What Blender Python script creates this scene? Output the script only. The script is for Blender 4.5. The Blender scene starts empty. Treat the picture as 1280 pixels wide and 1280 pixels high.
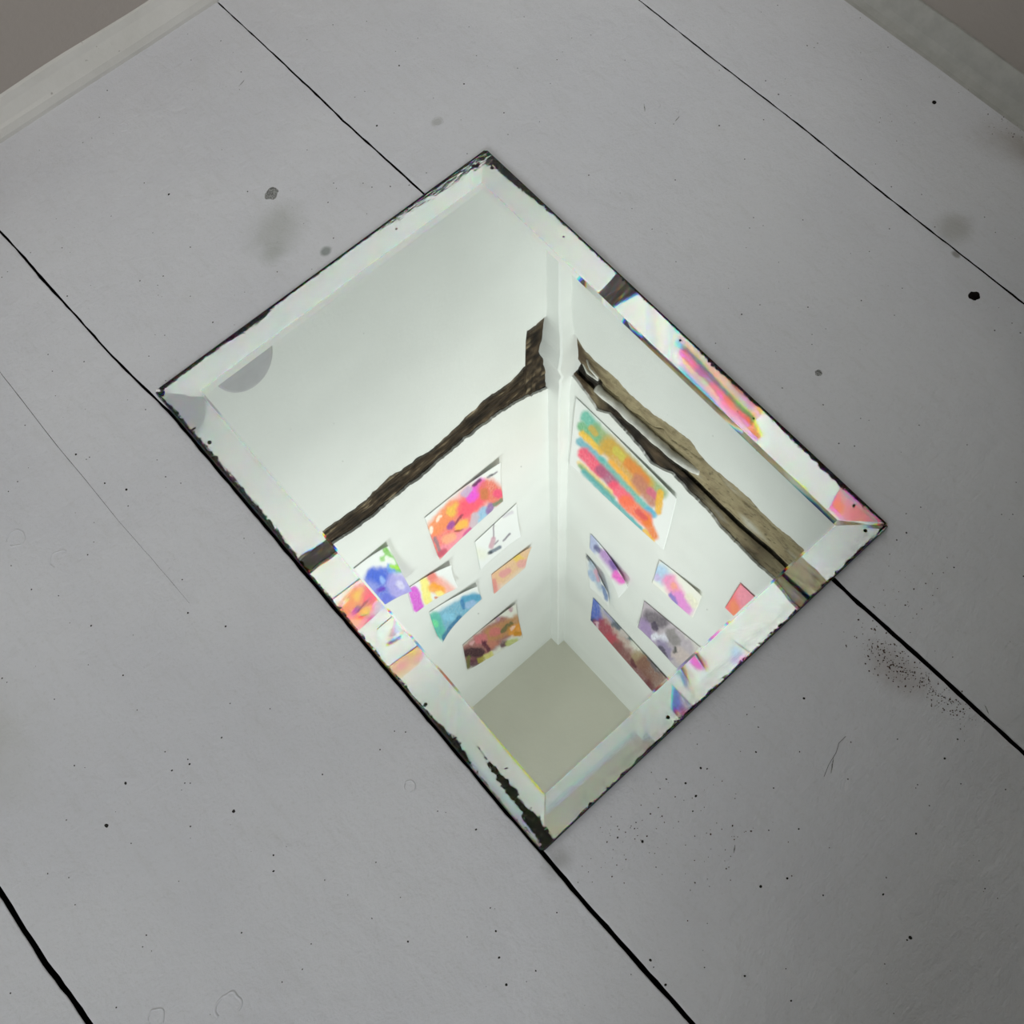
import bpy, bmesh, math, random
import numpy as np
from mathutils import Vector, Matrix, noise as mn

random.seed(7)
SC = bpy.context.scene
COL = SC.collection

# ---------------------------------------------------------------- camera, world, light, exposure
CAM = (0.6915, 0.7541, 0.72)
cd = bpy.data.cameras.new('camera')
cam = bpy.data.objects.new('camera', cd)
COL.objects.link(cam)
cam.location = CAM
cam.rotation_euler = (0.378127, 0.036324, 2.417086)
cd.sensor_width = 36
cd.lens = 39.335
cd.clip_start = 0.01
cd.dof.use_dof = False
SC.camera = cam

world = bpy.data.worlds.new('daylight')
SC.world = world
world.use_nodes = True
bg = world.node_tree.nodes['Background']
bg.inputs[0].default_value = (0.80, 0.88, 1.0, 1)
bg.inputs[1].default_value = 0.5

def area(name, loc, target, sx, sy, power, col):
    l = bpy.data.lights.new(name, 'AREA')
    l.shape = 'RECTANGLE'; l.size = sx; l.size_y = sy; l.energy = power; l.color = col
    o = bpy.data.objects.new(name, l); COL.objects.link(o)
    o.location = loc
    d = Vector(target) - Vector(loc)
    o.rotation_euler = d.to_track_quat('-Z', 'Y').to_euler()
    return o

RX, RY, H = 3.0, 3.2, 3.043          # room: corner at the origin, walls along +x and +y
WIN = (1.68, 2.72, 1.18, 2.64)       # unseen window opening in the added wall x = RX: y0, y1, z0, z1
area('window_daylight', (RX + 0.03, 2.2, 1.9), (0.0, 0.5, 1.35), 1.0, 1.4, 51, (0.95, 0.98, 1.0))
area('added_corner_fill', (0.60, 1.32, 1.36), (0.10, 0.25, 1.12), 0.30, 0.50, 13.5, (1.0, 0.98, 0.975))  # added fill with no seen source, brightens the corner walls

vs = SC.view_settings
vs.view_transform = 'Standard'; vs.look = 'None'; vs.gamma = 1; vs.use_curve_mapping = False
vs.exposure = 0.14
SC.cycles.max_bounces = 16
SC.cycles.transmission_bounces = 12
SC.cycles.glossy_bounces = 8
SC.cycles.diffuse_bounces = 6
SC.cycles.caustics_reflective = False
SC.cycles.caustics_refractive = False

# ---------------------------------------------------------------- helpers
def lin(c):
    return tuple(((v / 255) / 12.92 if v / 255 <= 0.04045 else ((v / 255 + 0.055) / 1.055) ** 2.4) for v in c)

def link(name, me, parent=None, mat=None):
    o = bpy.data.objects.new(name, me)
    COL.objects.link(o)
    if parent is not None: o.parent = parent
    if mat is not None: me.materials.append(mat)
    return o

def pyd(name, V, F, parent=None, mat=None, smooth=False):
    me = bpy.data.meshes.new(name)
    me.from_pydata([tuple(v) for v in V], [], [tuple(f) for f in F])
    me.update()
    if smooth: me.polygons.foreach_set('use_smooth', [True] * len(me.polygons))
    return link(name, me, parent, mat)

def thing(o, label, cat, group=None):
    o['label'] = label; o['category'] = cat
    if group: o['group'] = group
    return o

def struct(o):
    o['kind'] = 'structure'
    return o

def box(name, a, b, parent=None, mat=None, bev=0.0):
    bm = bmesh.new()
    bmesh.ops.create_cube(bm, size=1)
    for v in bm.verts:
        v.co = Vector([(a[i] + b[i]) / 2 + v.co[i] * (b[i] - a[i]) for i in range(3)])
    if bev: bmesh.ops.bevel(bm, geom=bm.edges[:], offset=bev, segments=2, affect='EDGES')
    me = bpy.data.meshes.new(name); bm.to_mesh(me); bm.free()
    return link(name, me, parent, mat)

class NT:
    def __init__(s, name):
        s.m = bpy.data.materials.new(name); s.m.use_nodes = True
        s.t = s.m.node_tree; s.t.nodes.clear()
        s.out = s.n('ShaderNodeOutputMaterial')
    def n(s, typ, **k):
        nd = s.t.nodes.new(typ)
        for a, b in k.items(): setattr(nd, a, b)
        return nd
    def l(s, a, b): s.t.links.new(a, b)
    def val(s, x, sock):
        if isinstance(x, (int, float)): sock.default_value = x
        elif isinstance(x, (tuple, list)):
            sock.default_value = x if len(x) == len(sock.default_value) else tuple(x) + (1,)
        else: s.l(x, sock)
    def math(s, op, a, b=0.0, clamp=False):
        nd = s.n('ShaderNodeMath', operation=op, use_clamp=clamp)
        s.val(a, nd.inputs[0]); s.val(b, nd.inputs[1]); return nd.outputs[0]
    def noise(s, vec, scale, detail=4, rough=0.5, dist=0.0):
        nd = s.n('ShaderNodeTexNoise')
        s.l(vec, nd.inputs['Vector']); nd.inputs['Scale'].default_value = scale
        nd.inputs['Detail'].default_value = detail; nd.inputs['Roughness'].default_value = rough
        nd.inputs['Distortion'].default_value = dist
        return nd.outputs['Fac']
    def mapr(s, x, a, b, c=0.0, d=1.0, smooth=True):
        nd = s.n('ShaderNodeMapRange'); nd.interpolation_type = 'SMOOTHSTEP' if smooth else 'LINEAR'
        s.val(x, nd.inputs[0])
        for i, v in enumerate((a, b, c, d)): nd.inputs[i + 1].default_value = v
        return nd.outputs[0]
    def mix(s, f, a, b):
        nd = s.n('ShaderNodeMix', data_type='RGBA')
        s.val(f, nd.inputs[0]); s.val(a, nd.inputs[6]); s.val(b, nd.inputs[7]); return nd.outputs[2]
    def pos(s, scale=None):
        g = s.n('ShaderNodeNewGeometry').outputs['Position']
        if scale:
            m = s.n('ShaderNodeVectorMath', operation='MULTIPLY'); s.l(g, m.inputs[0]); m.inputs[1].default_value = scale
            return m.outputs[0]
        return g
    def attr(s, name):
        return s.n('ShaderNodeAttribute', attribute_name=name)
    def bsdf(s, col, rough=0.6, spec=0.4, bump=None, bstr=0.3, bdist=0.001):
        b = s.n('ShaderNodeBsdfPrincipled')
        s.val(col, b.inputs['Base Color']); s.val(rough, b.inputs['Roughness'])
        b.inputs['Specular IOR Level'].default_value = spec
        if bump is not None:
            bn = s.n('ShaderNodeBump'); bn.inputs['Strength'].default_value = bstr; bn.inputs['Distance'].default_value = bdist
            s.l(bump, bn.inputs['Height']); s.l(bn.outputs[0], b.inputs['Normal'])
        s.l(b.outputs[0], s.out.inputs[0])
        return b

# ---------------------------------------------------------------- materials
def floor_paint():
    t = NT('grey floor paint')
    P = t.pos()
    big = t.noise(P, 5, 3, 0.55)
    mid = t.noise(P, 28, 4, 0.6, 0.6)
    c = t.mix(t.mapr(big, 0.35, 0.65), lin((214, 214, 219)), lin((220, 220, 224)))
    c = t.mix(t.mapr(mid, 0.55, 0.8, 0, 0.16), c, lin((198, 198, 194)))
    c = t.mix(t.mapr(t.noise(P, 330, 3, 0.7), 0.52, 0.75, 0, 0.22), c, lin((186, 185, 180)))
    c = t.mix(t.mapr(t.noise(t.pos((160, 30, 1)), 1, 4, 0.6), 0.5, 0.75, 0, 0.14), c, lin((190, 189, 184)))
    # stains and a broad darker patch, each with its own shape, at their places on the boards
    sx = t.n('ShaderNodeSeparateXYZ'); t.l(P, sx.inputs[0])
    def floor_patch(cx, cy, rx, ry, ang, col, k, inner=0.25):
        nonlocal c
        ca, sa = math.cos(ang), math.sin(ang)
        dx = t.math('SUBTRACT', sx.outputs[0], cx); dy = t.math('SUBTRACT', sx.outputs[1], cy)
        u = t.math('DIVIDE', t.math('ADD', t.math('MULTIPLY', dx, ca), t.math('MULTIPLY', dy, sa)), rx)
        v = t.math('DIVIDE', t.math('SUBTRACT', t.math('MULTIPLY', dy, ca), t.math('MULTIPLY', dx, sa)), ry)
        r = t.math('SQRT', t.math('ADD', t.math('MULTIPLY', u, u), t.math('MULTIPLY', v, v)))
        r = t.math('ADD', r, t.math('MULTIPLY', t.math('SUBTRACT', mid, 0.5), 1.1))
        c = t.mix(t.mapr(r, 1.0, inner, 0, k), c, lin(col))
    for s_ in STAINS_PATCHES: floor_patch(*s_)
    # fine dirt freckles
    vo = t.n('ShaderNodeTexVoronoi'); t.l(P, vo.inputs['Vector']); vo.inputs['Scale'].default_value = 75
    sz = t.math('MULTIPLY', t.noise(P, 9, 2), 0.075)
    dens = t.mapr(t.noise(P, 13, 3, 0.7), 0.50, 0.66)
    f = t.math('MULTIPLY', t.math('LESS_THAN', vo.outputs['Distance'], t.math('MULTIPLY', sz, dens)), 0.75)
    c = t.mix(f, c, lin((75, 72, 68)))
    # brushed, lumpy coat of paint
    br = t.noise(t.pos((45, 260, 45)), 1, 3, 0.6)
    gr = t.noise(P, 520, 3, 0.65)
    lump = t.noise(P, 60, 4, 0.55, 0.3)
    h = t.math('ADD', t.math('MULTIPLY', br, 0.25), t.math('ADD', t.math('MULTIPLY', gr, 0.22), lump))
    t.bsdf(c, t.mapr(mid, 0.3, 0.7, 0.42, 0.58), 0.4, h, 0.75, 0.0016)
    return t.m

def wall_paint(name='white wall paint', col=(232, 234, 230)):
    t = NT(name)
    P = t.pos()
    c = t.mix(t.mapr(t.noise(P, 3.5, 4, 0.6), 0.3, 0.75), lin(col), lin(tuple(v - 9 for v in col)))
    c = t.mix(t.mapr(t.noise(P, 40, 4, 0.65, 1.0), 0.63, 0.8, 0, 0.25), c, lin((196, 196, 186)))
    if name == 'white wall paint':      # wall colour is darker and greyer below a wavy line near the floor
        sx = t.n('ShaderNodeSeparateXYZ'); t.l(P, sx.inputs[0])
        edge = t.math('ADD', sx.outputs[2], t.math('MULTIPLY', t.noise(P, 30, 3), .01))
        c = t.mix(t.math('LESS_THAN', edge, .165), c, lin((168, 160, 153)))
    h = t.math('ADD', t.noise(P, 22, 4, 0.55), t.math('MULTIPLY', t.noise(P, 160, 2), 0.25))
    t.bsdf(c, 0.62, 0.3, h, 0.35, 0.004)
    return t.m

def trim_paint():
    t = NT('trim paint')
    P = t.pos()
    c = t.mix(t.mapr(t.noise(P, 18, 4, 0.6), 0.35, 0.7), lin((212, 210, 205)), lin((203, 201, 195)))
    c = t.mix(t.mapr(t.noise(P, 120, 3, 0.7), 0.68, 0.74, 0, 0.6), c, lin((110, 104, 92)))
    t.bsdf(c, 0.5, 0.4, t.noise(P, 70, 4), 0.4, 0.002)
    return t.m

def plain(name, col, rough=0.7, spec=0.3, nscale=60, var=14, bump=0.4, bd=0.002, metal=0.0):
    t = NT(name)
    P = t.pos()
    n = t.noise(P, nscale, 4, 0.6)
    c = t.mix(t.mapr(n, 0.3, 0.7), lin(tuple(max(v - var, 0) for v in col)), lin(tuple(min(v + var, 255) for v in col)))
    b = t.bsdf(c, rough, spec, n, bump, bd)
    b.inputs['Metallic'].default_value = metal
    return t.m

def attr_mat(name, rough=0.75, spec=0.2, bscale=None, bstr=0.3, bd=0.002):
    t = NT(name)
    a = t.attr('Col')
    t.bsdf(a.outputs['Color'], rough, spec, t.noise(t.pos(), bscale, 4, 0.6) if bscale else None, bstr, bd)
    return t.m

STAINS_PATCHES = [
    (0.500, 0.220, 0.038, 0.030, 0.5, (168, 170, 163), 0.5, 0.0),
    (0.515, 0.238, 0.016, 0.013, 0.2, (160, 164, 156), 0.45, 0.1),
    (0.4849, 0.2648, 0.0065, 0.0055, 0, (125, 134, 129), 0.75, 0.45),
    (0.4100, 0.7750, 0.020, 0.034, 0.15, (143, 125, 116), 0.40, 0.1),
    (0.0200, 0.5700, 0.030, 0.060, 0.2, (156, 145, 132), 0.6, 0.1),
    (0.1374, 0.5912, 0.0035, 0.005, 0, (123, 120, 112), 0.7, 0.3),
    (0.1200, 0.5750, 0.022, 0.020, 0, (156, 154, 145), 0.5, 0.1),
    (0.8850, 0.3950, 0.050, 0.090, 0.1, (192, 192, 186), 0.5, 0.0),  # broad, faint darker patch at the left of the boards
    (0.7900, 0.1900, 0.050, 0.030, 0.4, (168, 165, 161), 0.5, 0.1),
    (0.3412, 0.2282, 0.006, 0.005, 0, (168, 168, 165), 0.6, 0.3),
    (0.6550, 0.7150, 0.016, 0.012, 0, (143, 141, 138), 0.5, 0.1),
]
M_FLOOR = floor_paint()
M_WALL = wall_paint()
M_CEIL = wall_paint('ceiling paint', (206, 204, 190))
M_TRIM = trim_paint()
M_DARK = plain('dark gap dust', (22, 19, 17), 0.95, 0.05)
M_SPECK = plain('dark speck', (38, 35, 33), 0.8, 0.2, var=8)
M_GRIT = plain('rusty grit', (72, 52, 42), 0.9, 0.1, 300, 22)
M_GLASSEDGE = plain('ground glass edge', (20, 22, 20), 0.35, 0.5, 200, 8, 0.5, 0.001)
M_PLASTEREDGE = plain('raw plaster edge', (196, 190, 172), 0.9, 0.1, 60, 16)
M_TAN = plain('bare lime plaster', (158, 146, 116), 0.92, 0.1, 34, 20, 0.9, 0.006)
M_TIMBER = attr_mat('old split timber', 0.85, 0.15, 70, 0.9, 0.006)
M_PIPE = plain('paint spattered pipe', (216, 214, 206), 0.42, 0.5, 30, 24, 0.8, 0.003)
M_GREYPATCH = plain('grey cover paint', (186, 185, 188), 0.6, 0.3, 50, 4)
M_PAPER = attr_mat('painted paper', 0.8, 0.15)

# ---------------------------------------------------------------- floor: dark sub-floor, painted boards
floor = struct(box('floor', (-0.15, -0.15, -0.045), (RX + 0.1, RY + 0.1, -0.024), None, M_DARK))

# measured course of each joint: (y, x of the joint centre, gap width)
JOINTS = [
    [(-0.0, .1340, .0013), (.2476, .1342, .0014), (.3452, .1345, .0016), (.4389, .1331, .0017), (.5341, .1347, .0018), (.6523, .1340, .0018), (1.2, .134, .002), (3.2, .134, .002)],
    [(-0.0, .3962, .0012), (.0817, .3957, .0014), (.1489, .3956, .0020), (.1861, .3962, .0018), (.2728, .3945, .0020), (.50, .3943, .003), (.705, .3938, .0036), (.7307, .3943, .0034), (.7906, .3925, .0038), (.8328, .3920, .0034), (.8610, .3914, .0032), (1.3, .391, .003), (3.2, .391, .003)],
    [(-0.0, .6622, .0015), (.0745, .6620, .0016), (.1126, .6608, .0022), (.1541, .6606, .0024), (.1860, .6597, .0018), (.2371, .6590, .0018), (.28, .6560, .0022), (.31, .6538, .0026), (.5, .6560, .003), (.69, .6577, .0034), (.7034, .6574, .0034), (.7518, .6580, .0032), (.8099, .6571, .0036), (.8341, .6564, .0034), (1.3, .656, .003), (3.2, .656, .003)],
    [(-0.0, .9250, .002), (.30, .9245, .003), (.4975, .9240, .0038), (.559, .9256, .0042), (.5982, .9240, .0040), (1.2, .924, .004), (3.2, .924, .004)],
] + [[(0.0, x, .003), (1.5, x + .001, .003), (3.2, x, .003)] for x in (1.188,)]

def joint_at(J, y):
    ys = [p[0] for p in J]
    x = float(np.interp(y, ys, [p[1] for p in J])); g = float(np.interp(y, ys, [p[2] for p in J]))
    return x, g

rail = sorted(set([round(v, 4) for v in np.arange(0, 1.1, 0.006)] + [1.2, 1.4, 1.6]))
planks = []
for k in range(len(JOINTS) + 1):
    L = []
    for y in rail:
        if k == 0: x0 = -0.012
        else:
            x, g = joint_at(JOINTS[k - 1], y)
            x0 = x + g * .42 + 0.0005 * mn.noise(Vector((y * 90, k * 7.1, 0))) + 0.0004 * mn.noise(Vector((y * 420, k * 3.1, 4)))
        if k == len(JOINTS): x1 = 1.45
        else:
            x, g = joint_at(JOINTS[k], y)
            x1 = x - g * .42 + 0.0005 * mn.noise(Vector((y * 90, k * 7.1, 9))) + 0.0004 * mn.noise(Vector((y * 420, k * 3.1, 14)))
        L.append((x0, x1))
    V, F = [], []
    e = 0.0007
    for y, (a, b) in zip(rail, L):
        prof = [(a, -0.022), (a, -e), (a + e * 0.35, -e * 0.3), (a + e * 1.4, 0)]
        prof += [(a + (b - a) * q, 0) for q in (0.25, 0.5, 0.75)]
        prof += [(b - e * 1.4, 0), (b - e * 0.35, -e * 0.3), (b, -e), (b, -0.022)]
        V += [(px, y - 0.012, pz) for px, pz in prof]
    n = 11
    for i in range(len(rail) - 1):
        for j in range(n):
            j2 = (j + 1) % n
            F.append((i * n + j, (i + 1) * n + j, (i + 1) * n + j2, i * n + j2)[::-1])
    F.append(tuple(range(n))[::-1]); F.append(tuple((len(rail) - 1) * n + j for j in range(n)))
    o = pyd('plank', V, F, floor, M_FLOOR)
    bm = bmesh.new(); bm.from_mesh(o.data); bmesh.ops.recalc_face_normals(bm, faces=bm.faces[:]); bm.to_mesh(o.data); bm.free()
    o.data.materials.append(M_DARK)
    for p_ in o.data.polygons:
        if abs(p_.normal.x) > .9: p_.material_index = 1
    planks.append(o)

def plank_of(x, y):
    k = 0
    while k < len(JOINTS) and x > joint_at(JOINTS[k], y)[0]: k += 1
    return planks[k]

# a hairline split in the fourth board's paint
crack = [(.7290, .160), (.7287, .1822), (.7292, .215), (.7301, .2635), (.7296, .30), (.7297, .3416), (.7284, .38), (.7274, .4248)]
V, F = [], []
cr = []
for i in range(len(crack) - 1):
    for q in range(5):
        f = q / 5
        cr.append((crack[i][0] * (1 - f) + crack[i + 1][0] * f, crack[i][1] * (1 - f) + crack[i + 1][1] * f))
cr.append(crack[-1])
for i, (x, y) in enumerate(cr):
    w = 0.00028 * (1 - 0.75 * i / len(cr)) * (0.8 + 0.5 * mn.noise(Vector((y * 200, 0, 0))))
    x += 0.0003 * mn.noise(Vector((y * 120, 3, 0)))
    V += [(x - w, y, 0.00006), (x + w, y, 0.00006)]
    if i: F.append((2 * i - 2, 2 * i - 1, 2 * i + 1, 2 * i))
pyd('hairline_crack', V, F, plank_of(.73, .3), M_SPECK)

# dark specks dried into the paint: one joined part per board
SPECKS = [(0.5431,0.1367,0.00103),(0.5109,-0.0372,0.00069),(0.5204,0.0149,0.00067),(0.4198,0.0373,0.00068),(0.4404,0.2181,0.00064),(0.455,0.2296,0.00063),(0.5886,0.1224,0.00051),(0.5734,0.1581,0.00051),(0.5594,0.1893,0.00063),(0.6059,0.1878,0.00075),(0.5902,0.1965,0.00062),(0.655,0.1608,0.00075),(0.5861,0.2561,0.00073),(0.3006,0.2136,0.00099),(0.2195,0.2442,0.00053),(0.2963,0.2583,0.00065),(0.3083,0.2768,0.00064),(0.2884,0.3501,0.00075),(0.4206,0.242,0.00063),(0.4095,0.2514,0.00089),(0.4233,0.2342,0.00064),(0.3803,0.2608,0.00051),(0.3797,0.1975,0.0013),(0.3271,0.162,0.001),(0.1799,0.3857,0.00095),(0.2424,0.3995,0.00062),(0.2051,0.3598,0.00051),(0.0093,0.4519,0.00115),(0.0076,0.4944,0.00202),(0.0615,0.3815,0.00065),(0.0695,0.3774,0.00065),(0.0234,0.4235,0.00064),(0.1232,0.3962,0.00077),(0.1206,0.3795,0.00064),(0.2235,0.4654,0.00061),(0.2326,0.47,0.00061),(0.2235,0.4755,0.00048),(0.2918,0.5191,0.00082),(0.2517,0.5479,0.0007),(0.276,0.5226,0.00059),(0.2106,0.5953,0.00058),(0.1536,0.6572,0.00057),(0.2948,0.4535,0.00054),(0.7237,0.2779,0.00099),(0.7208,0.311,0.00075),(0.7121,0.3256,0.00115),(0.6856,0.3364,0.00069),(0.6804,0.3479,0.00057),(0.7322,0.4297,0.00088),(0.7865,0.3927,0.00088),(0.7187,0.4546,0.00082),(0.8042,0.3188,0.00056),(0.7667,0.2674,0.00058),(0.6938,0.1941,0.00061),(0.6771,0.2178,0.00061),(0.6657,0.2823,0.00059),(0.6718,0.412,0.00056),(0.7202,0.2863,0.00058),(0.7902,0.5133,0.00094),(0.7969,0.5235,0.00052),(0.7995,0.5211,0.00052),(0.7647,0.5134,0.00084),(0.7895,0.4358,0.00075),(0.7835,0.5945,0.00075),(0.7302,0.5758,0.00062),(0.8011,0.509,0.00073),(0.8281,0.4956,0.00104),(0.8521,0.5094,0.00154),(0.7864,0.5562,0.00133),(0.7892,0.6021,0.001),(0.8254,0.6177,0.00069),(0.87,0.58,0.00069),(0.8124,0.5455,0.00071),(0.8694,0.4894,0.00062),(0.8932,0.536,0.0005),(0.7974,0.651,0.00058),(0.8328,0.4185,0.00054),(0.8467,0.464,0.00073),(0.8874,0.5199,0.0005),(0.6928,0.5882,0.00072),(0.6784,0.5853,0.00062),(0.6734,0.5905,0.00052),(0.6792,0.6668,0.001),(0.6899,0.6423,0.0005),(0.607,0.7408,0.00138),(0.6168,0.7289,0.00079),(0.6122,0.724,0.00059),(0.5695,0.7235,0.0008),(0.5766,0.7251,0.0005),(0.602,0.7299,0.0005),(0.6113,0.7572,0.00049),(0.6535,0.8086,0.00113),(0.7526,0.6889,0.00077),(0.7383,0.6404,0.0005),(0.7028,0.7075,0.00049),(0.7607,0.6642,0.00049),(0.709,0.7197,0.00087),(0.7173,0.7321,0.00086),(0.724,0.7462,0.00105),(0.7241,0.7106,0.00048),(0.6507,0.7929,0.00104),(0.652,0.797,0.00057),(0.503,0.7392,0.00071),(0.5155,0.7491,0.00081),(0.468,0.7458,0.00102),(0.4434,0.8029,0.0007),(0.4851,0.799,0.00069),(0.4579,0.8306,0.00049),(0.4307,0.8305,0.00099),(0.4155,0.828,0.0007),(0.4556,0.83,0.00049),(0.5235,0.772,0.0006),(0.5443,0.7877,0.00059),(0.4787,0.8488,0.00078),(0.5718,0.8073,0.00116),(0.5565,0.8147,0.00097),(0.5475,0.8357,0.00067),(0.5116,0.854,0.00067),(0.5203,0.8592,0.00095),(0.5267,0.8861,0.00141),(0.5291,0.8857,0.00075),(0.6152,0.836,0.00085),(0.6046,0.8632,0.00074),(0.5485,0.733,0.0009),(0.5459,0.736,0.0008),(0.563,0.7432,0.0009),(0.5623,0.7333,0.0009),(0.571,0.7485,0.00069),(0.4176,0.8679,0.00059),(0.4125,0.7697,0.00051),(0.4712,0.9058,0.00047),(0.2761,0.7484,0.00054),(0.303,0.6103,0.00073),(0.2916,0.6354,0.00056),(0.3144,0.5815,0.00057),(0.3122,0.7083,0.00054),(0.2528,0.6989,0.00055),(0.327,0.7442,0.00053),(0.3335,0.7142,0.00075),(0.3422,0.7133,0.0007),(0.2705,0.7534,0.00054),(0.3976,0.7448,0.00052)]
groups = {}
def blob(V, F, x, y, z, r, hgt, n=8, ecc=1.0, ang=0.0, lump=0.25):
    b = len(V)
    for ring, (rr, zz) in enumerate(((1.0, 0.0), (0.7, 0.75))):
        for i in range(n):
            a = 2 * math.pi * i / n
            q = rr * r * (1 + lump * mn.noise(Vector((x * 900 + math.cos(a) * 1.3, y * 900 + math.sin(a) * 1.3, 0))))
            lx, ly = q * math.cos(a) * ecc, q * math.sin(a)
            V.append((x + lx * math.cos(ang) - ly * math.sin(ang), y + lx * math.sin(ang) + ly * math.cos(ang), z + hgt * zz))
    V.append((x, y, z + hgt))
    for i in range(n):
        j = (i + 1) % n
        F.append((b + i, b + j, b + n + j, b + n + i)); F.append((b + n + i, b + n + j, b + 2 * n))
rs = random.Random(11)
mirror_rect = (.325, .665, .27, .712)
pts = [(x, y, r * 0.8) for x, y, r in SPECKS]
for i in range(560):
    x, y = rs.uniform(-0.0, 1.05), rs.uniform(-0.0, 1.05)
    pts.append((x, y, rs.choice((.00022, .0003, .0004, .0005))))
for x, y, r in pts:
    if mirror_rect[0] < x < mirror_rect[1] and mirror_rect[2] < y < mirror_rect[3]: continue
    if y < 0.004 or x < 0.004: continue
    if min(abs(x - joint_at(J, y)[0]) for J in JOINTS) < 0.003: continue
    V, F = groups.setdefault(plank_of(x, y).name, ([], []))
    blob(V, F, x, y, 0, r, r * 0.18, 7, rs.uniform(0.7, 1.3), rs.uniform(0, 3))
for nm, (V, F) in groups.items():
    o = pyd('paint_specks', V, F, bpy.data.objects[nm], M_SPECK)
    o['kind'] = 'stuff'

# old nail hole with a dark plug, a chip of grey aggregate, small ring blisters in the paint
def disc(name, x, y, r, mat, h=0.0006, n=18, ecc=1.0, ang=0.0, lump=0.3):
    V, F = [], []
    blob(V, F, x, y, 0, r, h, n, ecc, ang, lump)
    return pyd(name, V, F, plank_of(x, y), mat, False)
disc('nail_head', 0.1556, 0.6239, 0.0041, M_DARK, 0.0007, 20, 1.0, 0, 0.35)
disc('nail_head', 0.0396, 0.4862, 0.0019, M_DARK, 0.0008, 14)
M_CHIP = plain('bare knot', (150, 150, 148), 0.8, 0.2, 900, 50, 1.0, 0.002)
disc('bare_knot', 0.4824, 0.1925, 0.0048, M_CHIP, 0.0007, 22, 1.25, 0.4, 0.5)
disc('bare_knot', 0.2865, 0.5904, 0.0026, M_CHIP, 0.0005, 14)
def blister(x, y, r, w=0.0007, arc=1.0, start=0.0, ecc=1.0):
    V, F = [], []
    N = 28
    for i in range(N + 1):
        a = start + 2 * math.pi * arc * i / N
        rr = r * (1 + 0.22 * mn.noise(Vector((math.cos(a) * 1.5 + x * 80, math.sin(a) * 1.5 + y * 80, 1))))
        for q, hh in ((-w, 0), (-w * .4, w * .7), (w * .4, w * .7), (w, 0)):
            V.append((x + (rr + q) * math.cos(a) * ecc, y + (rr + q) * math.sin(a), hh))
        if i:
            for j in range(3):
                F.append(((i - 1) * 4 + j, (i - 1) * 4 + j + 1, i * 4 + j + 1, i * 4 + j))
    return pyd('paint_blister', V, F, plank_of(x, y), M_FLOOR, True)
for b_ in [(.6934, .6188, .0036, .0006, .85, 1.0), (.7909, .3038, .0060, .0007, .9, 0.3), (.8559, .6454, .0062, .0008, .7, 2.0, 1.3), (.8918, .6218, .0050, .0007, .95, 0.0),
           (.7765, .3384, .0070, .0006, .5, 3.5), (.5320, .0560, .0040, .0005, .8, 0.0), (.2013, .3358, .0036, .0006, .5, 1.0, .7), (.1960, .3520, .0030, .0006, .4, 2.2), (.3412, .2282, .0040, .0006, .7, .5)]:
    blister(*b_)
for x, y, a0, ln in [(.4820, .7840, 0.6, .010), (.3860, .8250, 1.2, .006), (.2080, .3290, 0.9, .008), (.196, .3575, 0.2, .006), (.5660, .7800, 0.6, .005), (.43, .085, .3, .008)]:
    V, F = [], []
    for i in range(9):
        f = i / 8
        px, py = x + ln * f * math.cos(a0), y + ln * f * math.sin(a0)
        px += .0006 * mn.noise(Vector((px * 300, py * 300, 0))); w = .0003 * math.sin(math.pi * f) + .00008
        nx, ny = -math.sin(a0) * w, math.cos(a0) * w
        V += [(px - nx, py - ny, 0), (px, py, w * .8), (px + nx, py + ny, 0)]
        if i: F += [(3 * i - 3, 3 * i - 2, 3 * i + 1, 3 * i), (3 * i - 2, 3 * i - 1, 3 * i + 2, 3 * i + 1)]
    pyd('paint_scuff', V, F, plank_of(x, y), M_CHIP)

# grit scattered by the joint below the mirror's right corner, and dirt by the right skirting
def grit(name, label, clusters, seed):
    r = random.Random(seed); V, F = [], []
    for cx, cy, sx, sy, n, rmax in clusters:
        for i in range(n):
            x, y = r.gauss(cx, sx), r.gauss(cy, sy)
            if x < 0.003 or min(abs(x - joint_at(J, y)[0]) for J in JOINTS) < 0.0022: continue
            if mirror_rect[0] < x < mirror_rect[1] and mirror_rect[2] < y < mirror_rect[3]: continue
            q = r.uniform(.00012, rmax) * r.uniform(.6, 1)
            blob(V, F, x, y, 0, q, q * 0.9, 5, r.uniform(.7, 1.4), r.uniform(0, 3), 0.5)
    o = pyd(name, V, F, None, M_GRIT)
    o['kind'] = 'stuff'; thing(o, label, 'grit')
    return o
grit('loose_grit', 'rusty brown grit scattered along the floor joint right of the mirror',
     [(.4085, .765, .0065, .012, 220, .0007), (.4030, .792, .0040, .014, 160, .0006), (.4000, .815, .004, .008, 60, .0006), (.375, .74, .016, .014, 50, .0006)], 3)
grit('loose_grit', 'dark dirt crumbs along the foot of the right-hand skirting board',
     [(.012, .545, .006, .02, 60, .0006), (.02, .60, .012, .03, 60, .0006), (.05, .45, .03, .04, 25, .0005)], 5)
grit('loose_grit', 'fine dark crumbs on the board just below the mirror and right of its lowest corner',
     [(.575, .76, .02, .022, 80, .0006), (.625, .735, .014, .01, 50, .0005)], 8)

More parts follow.
